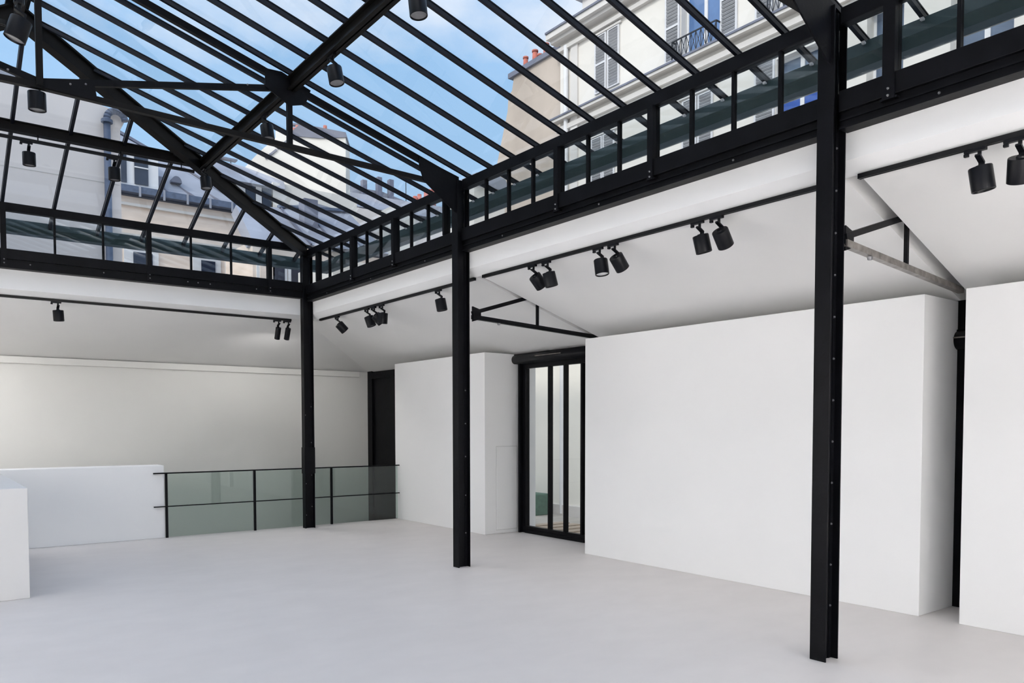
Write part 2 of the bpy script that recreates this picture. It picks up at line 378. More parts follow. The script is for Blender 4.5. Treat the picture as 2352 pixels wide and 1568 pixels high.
# ================================================================== GLASS ROOF
XR, YA = .92, 9.40                     # ridge x, hip apex y
ZG = lambda x: 4.70+.284*(5.24-x)      # right slope glass plane
ZL = lambda x: 4.70+.284*(x+3.40)      # left slope
ZB = lambda y: 4.735+.3845*(12.5-y)    # back slope
XH = lambda y: max(XR, 5.22-(12.5-y)*(4.30/3.10))
XHL = lambda y: min(XR, -3.38+(12.5-y)*(4.30/3.10))
YH = lambda x: 12.5-(5.22-x)*(3.10/4.30) if x >= XR else 12.5-(x+3.38)*(3.10/4.30)
G = thing('glass_roof', 'hipped glass roof of slim black glazing bars over the hall', 'glass roof', (.92, 6, 4.6))
def rbar(y, xa, xb, Z):
    b = MB(); b.beam((xa, y, Z(xa)-.018), (xb, y, Z(xb)-.018), .030, .034); b.beam((xa, y, Z(xa)+.011), (xb, y, Z(xb)+.011), .036, .008)
    b.build('glazing_bar', 'bar', G)
YB0 = -2.25
for k in range(-1, 35):
    y = YK(k); xe = XH(min(y, 12.49))
    if y > 12.49: xe = 5.72-(12.84-y)*1.3
    if xe < 5.6: rbar(y, 5.72, xe+.07, ZG)
    xe = XHL(y)
    if y < 12.3: rbar(y, -3.85, xe-.07, ZL)
ks = [12.93]+[YK(k) for k in range(-1, 35)]
def plate(pts, name='pane', m='rooflass'):
    MB().prism(pts, (0, 0, .007)).build(name, m, G)
for ya, yb in zip(ks[:-1], ks[1:]):
    if ya > 12.6: continue
    for X, Zf, xo in ((XH, ZG, 5.70), (XHL, ZL, -3.85)):
        pts = [(xo, ya), (xo, yb), (X(yb), yb)]
        if yb < YA < ya: pts.append((XR, YA))
        if abs(X(ya)-xo) > .05: pts.append((X(ya), ya))
        plate([(x, y, Zf(x)) for x, y in pts])
xs = [XI(i) for i in range(0, 14)]
for x in xs+[5.214]:
    ye = YH(x)
    b = MB(); b.beam((x, 12.98, ZB(12.98)-.022), (x, ye+.07, ZB(ye+.07)-.022), .038, .042); b.beam((x, 12.98, ZB(12.98)+.012), (x, ye+.07, ZB(ye+.07)+.012), .044, .008)
    b.build('glazing_bar', 'bar', G)
xe = [5.214]+xs
for xa, xb in zip(xe[:-1], xe[1:]):
    pts = [(xa, 12.97), (xb, 12.97), (xb, YH(xb))]
    if xb < XR < xa: pts.append((XR, YA))
    pts.append((xa, YH(xa)))
    plate([(x, y, ZB(y)) for x, y in pts])
# hip rafters, ridge, purlins
for sx in (1, -1):
    xc = 5.22 if sx > 0 else -3.38
    p0 = P((xc, 12.5, 4.60)); p1 = P((XR, YA, ZG(XR)-.085))
    b = MB(); b.beam(p0, p1, .075, .15); b.beam(p0-P((0, 0, .075)), p1-P((0, 0, .075)), .11, .016); b.beam(p0+P((0, 0, .085)), p1+P((0, 0, .085)), .14, .02)
    b.build('hip_rafter', 'steel2', G)
b = MB(); b.beam((XR, YA, ZG(XR)-.07), (XR, YB0, ZG(XR)-.07), .07, .16); b.beam((XR, YA+.1, ZG(XR)+.02), (XR, YB0, ZG(XR)+.02), .2, .03)
b.build('ridge_beam', 'steel2', G)
def ibeam(p0, p1, wd, ht, name, m='steel2'):
    p0 = P(p0); p1 = P(p1); u = P((0, 0, ht/2-.006))
    b = MB(); b.beam(p0, p1, .014, ht); b.beam(p0+u, p1+u, wd, .012); b.beam(p0-u, p1-u, wd, .012)
    return b.build(name, m, G)
ibeam((3.15, 11.0, 5.205), (3.15, YB0, 5.205), .10, .13, 'purlin')
ibeam((3.17, 11.0, 5.245), (-1.31, 11.0, 5.245), .10, .125, 'purlin')
ibeam((-1.31, 11.0, 5.205), (-1.31, YB0, 5.205), .10, .13, 'purlin')

# gutters outside the clerestories
r = thing('gutter', 'dark green zinc gutter outside the right clerestory', 'gutter', (5.75, 6, 4.37))
MB().prism([(5.67, -2.3, 4.555), (5.66, -2.3, 4.46), (5.70, -2.3, 4.385), (5.78, -2.3, 4.37), (5.86, -2.3, 4.40), (5.88, -2.3, 4.555)], (0, 15.2, 0)).build('trough', 'gutter', r)
for k in range(0, 34, 1):
    y = YK(k); MB().box(5.645, 5.672, y-.012, y+.012, 4.53, 4.562).build('clip', 'shutter', r)
r = thing('gutter', 'dark green zinc gutter outside the back clerestory', 'gutter', (1, 13, 4.40))
MB().prism([(-3.4, 12.97, 4.60), (-3.4, 12.95, 4.51), (-3.4, 12.99, 4.43), (-3.4, 13.08, 4.41), (-3.4, 13.16, 4.44), (-3.4, 13.18, 4.60)], (9.25, 0, 0)).build('trough', 'gutter', r)

# ------------------------------------------------------------------ roof trusses
def truss(y, label):
    t = thing('roof_truss', label, 'truss', (5.2, y, 4.5))
    for s, nm in ((1, 'r'), (-1, 'l')):
        X = lambda x: x if s > 0 else 2*XR-x
        b = MB(); b.beam((X(5.2), y, 4.625), (X(XR), y, 5.840), .05, .062)
        b.build('principal_rafter', 'steel', t)
        MB().beam((X(5.2), y, 4.545), (X(XR), y, 4.625), .055, .05).build('tie_beam', 'steel2', t)
        MB().beam((X(3.14), y, 4.60), (X(3.14), y, 5.20), .05, .05).build('hanger', 'steel', t)
        b = MB(); b.beam((X(3.12), y, 5.17), (X(.95), y, 4.665), .04, .055); b.build('brace', 'steel', t)
        b = MB(); b.prism([(X(3.36), y-.035, 5.20), (X(3.30), y-.035, 5.04), (X(3.13), y-.035, 4.99), (X(2.88), y-.035, 5.12), (X(2.88), y-.035, 5.30), (X(3.05), y-.035, 5.31)], (0, .012, 0))
        b.build('gusset_plate', 'steel', t)
        b = MB(); b.prism([(X(5.2), y-.04, 4.66), (X(5.2), y-.04, 4.22), (X(5.13), y-.04, 4.25), (X(4.72), y-.04, 4.53), (X(4.66), y-.04, 4.68), (X(4.66), y-.04, 4.80), (X(4.95), y-.04, 4.72)], (0, .014, 0))
        b.build('knee_plate', 'steel', t)
        if s > 0:
            MB().prism([(1.36, y-.035, 4.60), (.90, y-.035, 4.61), (.90, y-.035, 4.66), (1.0, y-.035, 4.69), (1.34, y-.035, 4.735)], (0, .012, 0)).build('gusset_plate', 'steel', t)
        for x, z in ((1.15, 4.69), (1.27, 4.72), (2.7, 5.09)): MB().cyl((X(x), y-.035, z), (X(x), y-.045, z), .010, .006, 8).build('bolt', 'bolt', t)
    MB().beam((XR, y-.02, 4.62), (XR, y-.02, 5.84), .05, .05).build('king_post', 'steel2', t)
    return t
t1 = truss(7.88, 'black roof truss spanning from the middle column, with hanger and diagonal brace')
t2 = copy_tree(t1); t2.location.y = 3.115; t2['label'] = 'black roof truss springing from the head of the nearest column, mostly above the frame'

# ------------------------------------------------------------------ aisle trusses in the ceiling slots
def aisle_truss(y, label, tm='tiesteel'):
    t = thing('aisle_truss', label, 'truss', (5.4, y, 3.0))
    Y = lambda x: y+.07*(x-5.27)
    b = MB(); b.beam((5.335, Y(5.33), 3.015), (7.60, Y(7.6), 2.935), .05, .05); b.build('tie_beam', tm, t)
    MB().beam((5.335, Y(5.33), 3.06), (6.42, Y(6.42), 3.395), .04, .045).build('strut', 'steel', t)
    MB().beam((6.40, Y(6.4), 2.98), (6.40, Y(6.4), 3.40), .03, .03).build('hanger', 'steel', t)
    MB().prism([(5.335, Y(5.33)-.012, 3.14), (5.335, Y(5.33)-.012, 2.96), (5.46, Y(5.45)-.012, 3.0), (5.46, Y(5.45)-.012, 3.11)], (0, .024, 0)).build('gusset_plate', 'steel', t)
    for x in (5.75, 6.45): MB().cyl((x, Y(x), 2.975), (x, Y(x), 2.952), .022, .016, 10).build('bolt', 'bolt', t)
    return t
aisle_truss(3.048, 'steel aisle truss with pale worn tie, joining the nearest column to the ceiling slot')
aisle_truss(7.76, 'dark steel aisle truss joining the middle column to the ceiling slot', 'steel')

# ================================================================== LIGHTING TRACKS

def track_y(y0, y1, label, x=5.43, zt=3.507, end=0):
    r = thing('lighting_track', label, 'track', (x, (y0+y1)/2, zt-.035))
    b = MB(); b.box(x-.018, x-.006, y0, y1, zt-.034, zt); b.box(x+.006, x+.018, y0, y1, zt-.034, zt); b.box(x-.006, x+.006, y0, y1, zt-.012, zt)
    b.build('rail', 'track', r)
    for a in (y0-.012, y1): MB().box(x-.019, x+.019, a, a+.012, zt-.035, zt).build('end_cap', 'spot', r)
    return r
def track_x(x0, x1, y, zt, label):
    r = thing('lighting_track', label, 'track', ((x0+x1)/2, y, zt-.035))
    b = MB(); b.box(x0, x1, y-.018, y-.006, zt-.034, zt); b.box(x0, x1, y+.006, y+.018, zt-.034, zt); b.box(x0, x1, y-.006, y+.006, zt-.012, zt)
    b.build('rail', 'track', r)
    for a in (x0-.012, x1): MB().box(a, a+.012, y-.019, y+.019, zt-.035, zt).build('end_cap', 'spot', r)
    return r
track_y(7.86, 12.38, 'black lighting track under the white fascia between the farthest and middle columns')
track_y(3.28, 7.66, 'black lighting track under the white fascia between the middle and nearest columns')
track_y(-1.5, 2.99, 'black lighting track at upper right, right of the nearest column')
track_x(-3.3, 5.10, 12.86, 3.526, 'black lighting track along the back ceiling, left of the farthest column')
rr = track_x(-1.0, 3.03, 10.96, 5.12, 'black lighting track hung under the back purlin of the glass roof')
for x in (.3, 1.25, 2.15, 2.88): MB().cyl((x, 10.96, 5.115), (x, 10.96, 5.19), .007, n=8).build('hanger_rod', 'steel', rr)
rr = track_x(-2.0, .575, 6.66, 4.575, 'short black track end at the upper left corner of the frame')
for x in (-1.5, -.4, .45): MB().cyl((x, 6.66, 4.57), (x, 6.66, ZL(x)-.02 if x < XR else ZG(x)), .006, n=8).build('hanger_rod', 'steel', rr)

# ------------------------------------------------------------------ spotlights
def make_spot(R, Ln, arm=.12):
    r = thing('track_spotlight', None, 'spotlight')
    b = MB(); b.box(-.017, .017, -.075, .055, -.022, 0); b.box(-.012, .012, .03, .058, -.042, -.022); b.build('adapter', 'spot', r, bevel=.003)
    b = MB(); b.cyl((0, -.035, -.020), (0, -.035, -.055), .012, n=10)
    b.beam((-.030, -.035, -.052), (.040, -.035, -.088), .034, .014, (0, 0, 1)); b.beam((.036, -.035, -.082), (.026, -.035, -.145), .034, .014, (1, 0, 0)); b.build('bracket', 'spot', r)
    body = bpy.data.objects.new('lamp_body', None)
    m = MB()
    n = 28; prof = [(0, 0.002), (R*.32, .002), (R*.32, .010), (R*.36, .010), (R*.40, 0), (R*.96, 0), (R, -.006), (R, -Ln), (R*.93, -Ln-.003), (R*.90, -Ln+.006), (R*.88, -Ln+.014)]
    for pr, pz in prof:
        for i in range(n):
            t = 2*math.pi*i/n; m.v.append((pr*math.cos(t), pr*math.sin(t), pz))
    for j in range(len(prof)-1):
        for i in range(n):
            k = (i+1) % n; m.f.append((j*n+i, j*n+k, (j+1)*n+k, (j+1)*n+i))
    me = bpy.data.meshes.new('lamp_body'); me.from_pydata(m.v, [], m.f)
    bm = bmesh.new(); bm.from_mesh(me); bmesh.ops.remove_doubles(bm, verts=bm.verts[:], dist=1e-6); bmesh.ops.recalc_face_normals(bm, faces=bm.faces[:]); bm.to_mesh(me); bm.free()
    for p in me.polygons: p.use_smooth = True
    try: me.set_sharp_from_angle(angle=math.radians(40))
    except Exception: pass
    me.materials.append(M['spot'])
    body = bpy.data.objects.new('lamp_body', me); COL.objects.link(body); body.parent = r; body.location = (.012, -.035, -.12)
    ml = MB().cyl((0, 0, 0), (0, 0, .004), R*.885, n=28)
    lm = bpy.data.meshes.new('lens'); lm.from_pydata(ml.v, [], ml.f); lm.materials.append(M['lens'])
    lo = bpy.data.objects.new('lens', lm); COL.objects.link(lo); lo.parent = body; lo.location = (0, 0, -Ln+.010)
    return r
P1 = make_spot(.070, .150); P2 = make_spot(.045, .20)
first = {P1: True, P2: True}
lamp_i = [0]
def spot(proto, loc, aim, label, yawz=0, group=None, power=None, blend=.9, size=100):
    o = proto if first[proto] else copy_tree(proto); first[proto] = False
    o.location = loc; o['label'] = label; o['category'] = 'spotlight'
    if group: o['group'] = group
    o.rotation_euler.z = yawz
    a = Vector(aim).normalized()
    la = Matrix.Rotation(-yawz, 3, 'Z') @ a
    for ch in o.children:
        if ch.name.startswith('lamp_body'):
            ch.rotation_mode = 'QUATERNION'; ch.rotation_quaternion = (-la).to_track_quat('Z', 'Y')
            bodyc = ch
    R = .07
    pw = SPOT_W if power is None else power
    if pw:
        ld = bpy.data.lights.new('lamp_light', 'SPOT'); ld.energy = pw; ld.spot_size = math.radians(size); ld.spot_blend = blend; ld.shadow_soft_size = .05; ld.color = (1, .98, .955)
        lo = bpy.data.objects.new('lamp_light', ld); COL.objects.link(lo); lo.parent = bodyc; lo.location = (0, 0, -.17)
    return o
g1 = 'spotlights on the right aisle tracks'; g2 = 'spotlights on the back aisle track'; g3 = 'spotlights under the glass roof'
zt = 3.473
TL = (.12, .02, -.97); TR = (.42, .18, -.87)
spot(P1, (5.43, 11.74, zt), (.70, -.08, -.70), 'black spotlight alone at the left end of the far right-aisle track', group=g1)
spot(P1, (5.43, 10.70, zt), (.25, -.20, -.95), 'black spotlight, left one in the cluster of three on the far track', group=g1)
spot(P1, (5.43, 10.49, zt), (.70, -.08, -.70), 'black spotlight, lowest and middle one in the cluster of three on the far track', group=g1)
spot(P1, (5.43, 10.24, zt), (-.02, .10, -.99), 'black spotlight, right one in the cluster of three on the far track', group=g1)
spot(P1, (5.43, 8.69, zt), (.15, -.10, -.98), 'black spotlight on its own just left of the middle column', group=g1)
spot(P1, (5.43, 6.75, zt), (.70, .0, -.70), 'tilted black spotlight, left of the pair nearest the middle column', group=g1)
spot(P1, (5.43, 6.51, zt), (.22, -.10, -.97), 'upright black spotlight, right of the pair nearest the middle column', group=g1)
lit = spot(P1, (5.43, 5.71, zt), (.0, -.17, -.98), 'black spotlight showing its pale lens, in the central pair on the middle track', group=g1)
for c in lit.children:
    for d in c.children:
        if d.name.startswith('lens'): d.data = d.data.copy(); d.data.materials[0] = M['litlens']
spot(P1, (5.43, 5.50, zt), (.66, .02, -.72), 'tilted black spotlight beside the one with pale lens', group=g1)
spot(P1, (5.43, 4.47, zt), (.22, -.10, -.97), 'upright black spotlight, left of the pair nearest the front column', group=g1)
spot(P1, (5.43, 4.265, zt), (.65, .08, -.72), 'tilted black spotlight, right of the pair nearest the front column', group=g1)
spot(P1, (5.43, 2.235, zt), (.15, -.1, -.98), 'large black spotlight at upper right, whole within the frame', group=g1)
spot(P1, (5.43, 2.005, zt), (.45, .2, -.87), 'large black spotlight cut by the right edge of the frame', group=g1)
spot(P1, (1.63, 12.86, 3.491), (.06, .03, -.99), 'squat black spotlight alone on the back track at left', yawz=1.57, group=g2, power=14, size=150)
spot(P2, (4.86, 12.86, 3.491), (.02, .42, -.91), 'slim black spotlight, left of the two beside the farthest column', yawz=1.57, group=g2, power=105, size=165)
spot(P2, (5.03, 12.86, 3.491), (.02, .48, -.88), 'slim black spotlight, right of the two beside the farthest column', yawz=1.57, group=g2, power=105, size=165)
RP = 6
spot(P1, (3.15, 6.88, 5.14), (.1, -.16, -.98), 'black spotlight under the purlin right of the truss joint, grey lens showing', group=g3, power=RP, size=130)
spot(P1, (3.15, 8.63, 5.14), (.07, -.14, -.98), 'black spotlight under the purlin left of the truss joint', group=g3, power=RP, size=130)
spot(P1, (3.15, 5.38, 5.14), (.05, -.1, -.98), 'black spotlight under the purlin cut by the top edge of the frame', group=g3, power=RP, size=130)
spot(P1, (3.14, 10.88, 5.14), (.06, -.1, -.99), 'black spotlight at the corner where the purlins meet the hip rafter', group=g3, power=RP, size=130)
spot(P1, (1.12, 10.96, 5.085), (.02, .06, -.99), 'black spotlight under the back purlin track, left of the two', yawz=1.57, group=g3, power=RP, size=130)
spot(P1, (2.04, 10.96, 5.085), (.02, .04, -.99), 'black spotlight under the back purlin track in front of the downpipe', yawz=1.57, group=g3, power=RP, size=130)
spot(P1, (.89, 7.95, 4.70), (.02, .05, -.99), 'black spotlight hanging under the truss tie at the king post foot', group=g3, power=RP, size=130)
us = spot(P1, (.655, 6.6, 4.69), (-.30, .1, -.95), 'large black spotlight at the upper left corner, tilted left', group=g3, power=RP, size=130)

MB().cyl((.655, 6.575, 4.68), (.655, 6.575, 5.80), .035, n=12).build('drop_stem', 'spot', us)
track_y(-1.5, 12.3, 'added black track for fill lamps along the left aisle, outside the frame', x=-3.58)  # rail added out of view to carry fill lamps
track_x(-3.0, 4.8, -1.85, 3.507, 'added black track for fill lamps behind the camera, outside the frame')  # second added rail, also out of view
for i, y in enumerate((-.5, 1.8, 4.1, 6.4, 8.7, 11.0)):  # added fill lamps: bounce off the left wall onto the right side
    spot(P1, (-3.58, y, zt), (-.72, 0, -.7), 'added left aisle fill spotlight number %s from the back, outside the frame' % ('six', 'five', 'four', 'three', 'two', 'one')[i], yawz=3.14, group='added fill spotlights on the left aisle track', power=WASH*(.4, .6, .8, 1.2, 1.9, 2.4)[i], size=140)
for i, x in enumerate((-2.2, .2, 2.6, 4.5)):  # added fill lamps for the surfaces facing the camera
    spot(P1, (x, -1.85, zt), (0, -.55, -.8), ('leftmost', 'second from left', 'third from left', 'rightmost')[i]+' added fill spotlight behind the camera, outside the frame', yawz=-1.57, group='added fill spotlights behind the camera', power=WASHF, size=140)
for i, x in enumerate((-2.6, -1.2, .1)):  # added lamps out of view that brighten the back wall
    spot(P1, (x, 12.86, 3.491), (0, .62, -.75), ('farthest', 'middle', 'nearest')[i]+' of three added back track fill spotlights left of the frame', yawz=1.57, group='added fill spotlights on the back track outside the frame', power=WASHB, size=140)

# ================================================================== RAILING, PARAPET, COUNTER
r = thing('glass_railing', 'glass balustrade with thin black rails at the stairwell, between low white wall and partition', 'railing', (5, 12.75, 0))
MB().box(2.86, 7.10, 12.72, 12.75, .985, 1.005).build('handrail', 'steel', r, bevel=.003)
MB().box(2.86, 7.10, 12.722, 12.748, .475, .490).build('mid_rail', 'steel', r)
for x in (3.045, 4.41, 5.76): MB().box(x-.017, x+.017, 12.73, 12.765, 0, .985).build('post', 'steel', r)
for a, c in ((3.07, 4.39), (4.43, 5.74), (5.78, 7.08)): MB().box(a, c, 12.768, 12.780, .005, .985).build('glass_panel', 'railglass', r)
tag(MB().box(-6.1, 3.02, 12.76, 13.15, 0, 1.115).build('parapet_wall', 'panel', bevel=.006), 'low white parapet wall behind the counter, ending at the glass railing', 'low wall')
tag(MB().box(-1.6, .87, 9.05, 12.2, 0, 1.10).build('counter', 'counterpaint', bevel=.006), 'white block counter cut by the left edge of the frame', 'counter')

# ================================================================== OUTSIDE
MB().box(-60, 80, -60, 90, -3.6, -3.3).build('ground', 'yard', kind='structure')

def shutter(par, x, y0, y1, z0, z1, halves=2):
    """louvred shutter leaf on a facade facing -x"""
    b = MB(); st = .05
    b.box(x-.05, x-.01, y0, y0+st, z0, z1); b.box(x-.05, x-.01, y1-st, y1, z0, z1)
    hs = [z0+(z1-z0)*i/halves for i in range(halves+1)]
    for z in hs: b.box(x-.05, x-.01, y0+st, y1-st, max(z0, z-.03), min(z1, z+.03))
    s = b.build('shutter', 'shutter', par)
    b = MB()
    for h0, h1 in zip(hs[:-1], hs[1:]):
        n = 9
        for i in range(n):
            z = h0+.04+(h1-h0-.08)*(i+.5)/n
            b.beam((x-.03, y0+st, z), (x-.03, y1-st, z), .06, .02, (.7, 0, .7))
    b.build('slats', 'slat', s, kind='stuff')
    MB().box(x-.012, x-.004, y0+st, y1-st, z0, z1).build('shutter_back', 'iron', s)
    return s
def win_x(par, x, y0, y1, z0, z1, pane='bluepane'):
    b = MB(); fr = .06; ym = (y0+y1)/2
    b.box(x-.02, x+.03, y0, y0+fr, z0, z1); b.box(x-.02, x+.03, y1-fr, y1, z0, z1); b.box(x-.03, x+.03, ym-.05, ym+.05, z0, z1)
    b.box(x-.02, x+.03, y0, y1, z1-fr, z1); b.box(x-.02, x+.03, y0, y1, z0, z0+fr)
    w_ = b.build('window', 'frame', par)
    for a, c in ((y0+fr, ym-.05), (ym+.05, y1-fr)): MB().box(x+.0, x+.01, a, c, z0+fr, z1-fr).build('pane', pane, w_)
    return w_
A = thing('apartment_building', 'tall cream building with louvred shutters, seen through the glass at right', 'building', (18, 8, -3.3))
FX, YE = 16.0, 18.48
# wall with recessed openings: built as strips
opens = [  # y0,y1,z0,z1 of real openings
    (12.48, 13.72, 11.22, 13.0), (9.75, 10.95, 11.22, 13.0), (6.6, 7.8, 11.22, 13.0),
    (9.75, 10.88, 8.75, 10.15), (7.95, 8.72, 8.3, 10.4), (5.95, 7.05, 8.3, 10.25)]
def wall_x(par, x0, x1, ya, yb, za, zb, ops, m, name='wall'):
    ys = sorted({ya, yb, *[v for o in ops for v in o[:2]]}); zs = sorted({za, zb, *[v for o in ops for v in o[2:]]})
    b = MB()
    for y0, y1 in zip(ys[:-1], ys[1:]):
        run = None
        for z0, z1 in zip(zs[:-1], zs[1:]):
            hole = any(o[0] <= (y0+y1)/2 <= o[1] and o[2] <= (z0+z1)/2 <= o[3] for o in ops)
            if not hole: run = (run[0] if run else z0, z1)
            if hole and run: b.box(x0, x1, y0, y1, *run); run = None
        if run: b.box(x0, x1, y0, y1, *run)
    return b.build(name, m, par)
wall_x(A, FX, FX+.45, -12, YE, -3.3, 13.5, opens, 'facade')
MB().box(FX+.45, 24, -12, YE, -3.3, 13.5).build('core', 'facade', A)
# cornice, string course
b = MB(); b.box(FX-.12, FX, -12, YE+.1, 13.10, 13.22); b.box(FX-.28, FX, -12, YE+.15, 13.36, 13.46); b.box(FX-.42, FX+.2, -12, YE+.2, 13.46, 13.62); b.build('cornice', 'cornice', A)
b = MB(); b.box(FX-.10, FX, -12, YE+.1, 10.72, 10.86); b.box(FX-.24, FX, -12, YE+.18, 11.0, 11.08); b.build('string_course', 'cornice', A)
MB().box(FX-.27, FX, -12, YE+.2, 11.08, 11.13).build('flashing', 'slate', A)
MB().box(FX-.46, FX+.3, -12, YE+.2, 13.62, 13.68).build('flashing', 'slate', A)
MB().cyl((FX-.09, 18.12, -3), (FX-.09, 18.12, 13.2), .07, n=12).build('downpipe', 'frame', A)
MB().box(FX-.06, FX, 17.65, 17.95, -3, 13.1).build('pilaster', 'cornice', A)
MB().prism([(FX+.3, -12, 13.68), (FX+2.2, -12, 16.2), (24, -12, 16.2), (24, -12, 13.5), (FX+.3, -12, 13.5)], (0, YE+12, 0)).build('roof', 'zinc', A)
for y0, y1 in ((16.2, 17.0), (13.0, 13.9)): pass
c_ = MB().box(FX+.1, FX+1.0, 16.7, 17.6, 13.6, 14.4); c_.box(FX-.05, FX+1.1, 16.55, 17.75, 14.4, 14.62); c_.build('chimney', 'cornice', A)
shutter(A, FX, 15.93, 16.40, 11.35, 12.98); shutter(A, FX, 16.45, 16.92, 11.35, 12.98)
MB().box(FX-.06, FX, 15.85, 17.0, 13.0, 13.06).build('lintel', 'cornice', A)
shutter(A, FX, 13.75, 14.24, 11.25, 13.0); shutter(A, FX, 11.96, 12.46, 11.25, 13.0)
win_x(A, FX+.25, 12.48, 13.72, 11.22, 13.0)
shutter(A, FX, 10.97, 11.45, 11.25, 13.0); shutter(A, FX, 9.25, 9.73, 11.25, 13.0); win_x(A, FX+.25, 9.75, 10.95, 11.22, 13.0)
win_x(A, FX+.25, 6.6, 7.8, 11.22, 13.0); shutter(A, FX, 7.82, 8.3, 11.25, 13.0)
shutter(A, FX, 16.10, 16.57, 8.55, 10.10); shutter(A, FX, 16.60, 17.07, 8.55, 10.10)
shutter(A, FX, 12.66, 13.13, 8.55, 10.08); shutter(A, FX, 13.17, 13.64, 8.55, 10.08)
for y0, y1 in ((16.05, 17.12), (12.6, 13.7)): MB().box(FX-.07, FX, y0-.05, y1+.05, 10.12, 10.20).build('lintel', 'cornice', A)
shutter(A, FX, 10.90, 11.45, 8.7, 10.25); win_x(A, FX+.2, 9.75, 10.88, 8.75, 10.15, 'slatepane')
for a, c in ((9.82, 10.26), (10.37, 10.82)): MB().box(FX+.19, FX+.198, a, c, 9.0, 9.62).build('blue_blind', 'royal', A)
win_x(A, FX+.3, 7.95, 8.72, 8.3, 10.4, 'slatepane'); win_x(A, FX+.3, 5.95, 7.05, 8.3, 10.25, 'slatepane')
# balconet ironwork
def balconet(y0, y1, z0, z1):
    b = MB(); x = FX-.20
    b.beam((x, y0, z1), (x, y1, z1), .03, .03); b.beam((x, y0, z0), (x, y1, z0), .03, .03)
    n = 9
    for i in range(n+1):
        y = y0+(y1-y0)*i/n; b.beam((x, y, z0), (x, y, z1), .015, .015)
        if i < n:
            y2 = y0+(y1-y0)*(i+1)/n; b.beam((x, y, z0), (x, y2, z1), .012, .012); b.beam((x, y2, z0), (x, y, z1), .012, .012)
    for y in (y0, y1): b.beam((x, y, z1), (FX, y, z1), .03, .03); b.beam((x, y, z0), (FX, y, z0), .03, .03); b.beam((x, y, z0), (x, y, z1), .025, .025)
    b.build('balcony_railing', 'iron', A)
balconet(12.45, 13.85, 11.15, 11.62); balconet(9.7, 11.0, 11.15, 11.62)

# stained party wall with chimney pots
B = thing('party_wall', 'stained beige chimney wall with red pots, left of the cream shuttered building', 'wall', (16.3, 20, -3.3))
MB().prism([(16.25, 18.5, -3.3), (16.25, 18.5, 13.4), (16.25, 21.15, 13.4), (16.25, 21.25, 13.0), (16.25, 21.45, 12.9), (16.25, 21.5, 12.4), (16.25, 22.3, 10.3), (16.25, 22.6, 9.0), (16.25, 22.6, -3.3)], (2.5, 0, 0)).build('wall', 'gable', B)
MB().box(16.15, 18.8, 18.5, 21.35, 13.40, 13.56).build('capping', 'slate', B)
for i, (y, h, rr_) in enumerate(((20.95, .52, .09), (20.72, .22, .10), (20.45, .55, .10), (20.2, .33, .09), (19.88, .55, .10), (18.98, .6, .10))):
    b = MB(); b.cyl((16.6, y, 13.56), (16.6, y, 13.56+h), rr_, rr_*.85, 14); b.cyl((16.6, y, 13.52+h), (16.6, y, 13.58+h), rr_*1.05, n=14)
    b.build('chimney_pot', 'clay' if i != 1 else 'stone', B, smooth=True)

# grey party wall on the left with downpipe
Cb = thing('grey_building', 'plain grey rendered house with swan-neck downpipe, behind the back clerestory at left', 'building', (0, 19.5, -3.3))
MB().prism([(-10, 18, -3.3), (-10, 18, 8.2), (1.0, 18, 8.36), (2.36, 18, 8.42), (3.25, 18, 8.27), (3.62, 18, 8.2), (3.62, 18, 8.05), (3.53, 18, 7.85), (3.49, 18, -3.3)], (0, 4, 0)).build('wall', 'greywall', Cb)
MB().prism([(-10, 18.2, 8.2), (-10, 18.2, 8.75), (1.75, 18.2, 8.72), (1.95, 18.2, 8.62), (2.36, 18.2, 8.62), (2.42, 18.2, 8.42), (1.0, 18.2, 8.36)], (0, 3.5, 0)).build('roof', 'zinc', Cb)
b = MB()
for z in (6.72, 5.6, 7.6): b.box(-10, 3.5, 17.992, 18, z, z+.012)
b.build('render_joint', 'cornice', Cb)
b = MB(); r0 = .066; px_ = 3.26; yp = 17.86
b.cyl((px_-.02, yp, -3.2), (px_, yp, 8.0), r0, n=14)
prev = P((px_, yp, 8.0))
for i in range(1, 9):
    t = math.pi*i/8; q = P((px_+.17-.17*math.cos(t), yp, 8.0+.17*math.sin(t)))
    b.cyl(prev, q, r0, n=14); prev = q
b.build('downpipe', 'leadpipe', Cb, smooth=True)
MB().cyl((px_, yp, 7.90), (px_, yp, 7.96), .11, n=14).build('pipe_collar', 'leadpipe', Cb)
MB().beam((3.36, yp, 8.20), (3.66, yp, 8.14), .18, .05).build('eaves_gutter', 'leadpipe', Cb)

# mansard house with dormer windows
D = thing('mansard_house', 'beige stone house with pale zinc mansard and dormer windows, right of the grey wall', 'building', (12, 38, -3.3))
MB().box(2, 12.5, 36, 37.8, -3.3, 11.35).build('wall', 'stone', D)
b = MB(); b.box(2, 12.5, 35.85, 36, 10.95, 11.06); b.box(2, 12.5, 35.9, 36, 9.7, 9.8); b.build('string_course', 'cornice', D)
MB().box(2, 12.6, 35.6, 36.1, 11.45, 11.72).build('eaves_gutter', 'leadpipe', D)
for i in range(10): MB().box(2.9+i*.95, 2.98+i*.95, 35.56, 35.62, 11.30, 11.74).build('gutter_bracket', 'zinc', D)
MB().prism([(2, 36.05, 11.6), (12.5, 36.05, 11.6), (12.5, 39.5, 14.3), (10.2, 39.5, 14.5), (9.1, 39.5, 14.5), (8.3, 39.5, 14.95), (7.5, 39.5, 15.1), (2, 39.5, 15.1)], (0, .25, -.4)).build('roof', 'zinc', D)
b = MB()
for x in (7.9, 9.0, 10.1, 11.2):
    b.beam((x+1.2, 36.05, 11.72), (x-1.0, 38.6, 13.80), .07, .08)
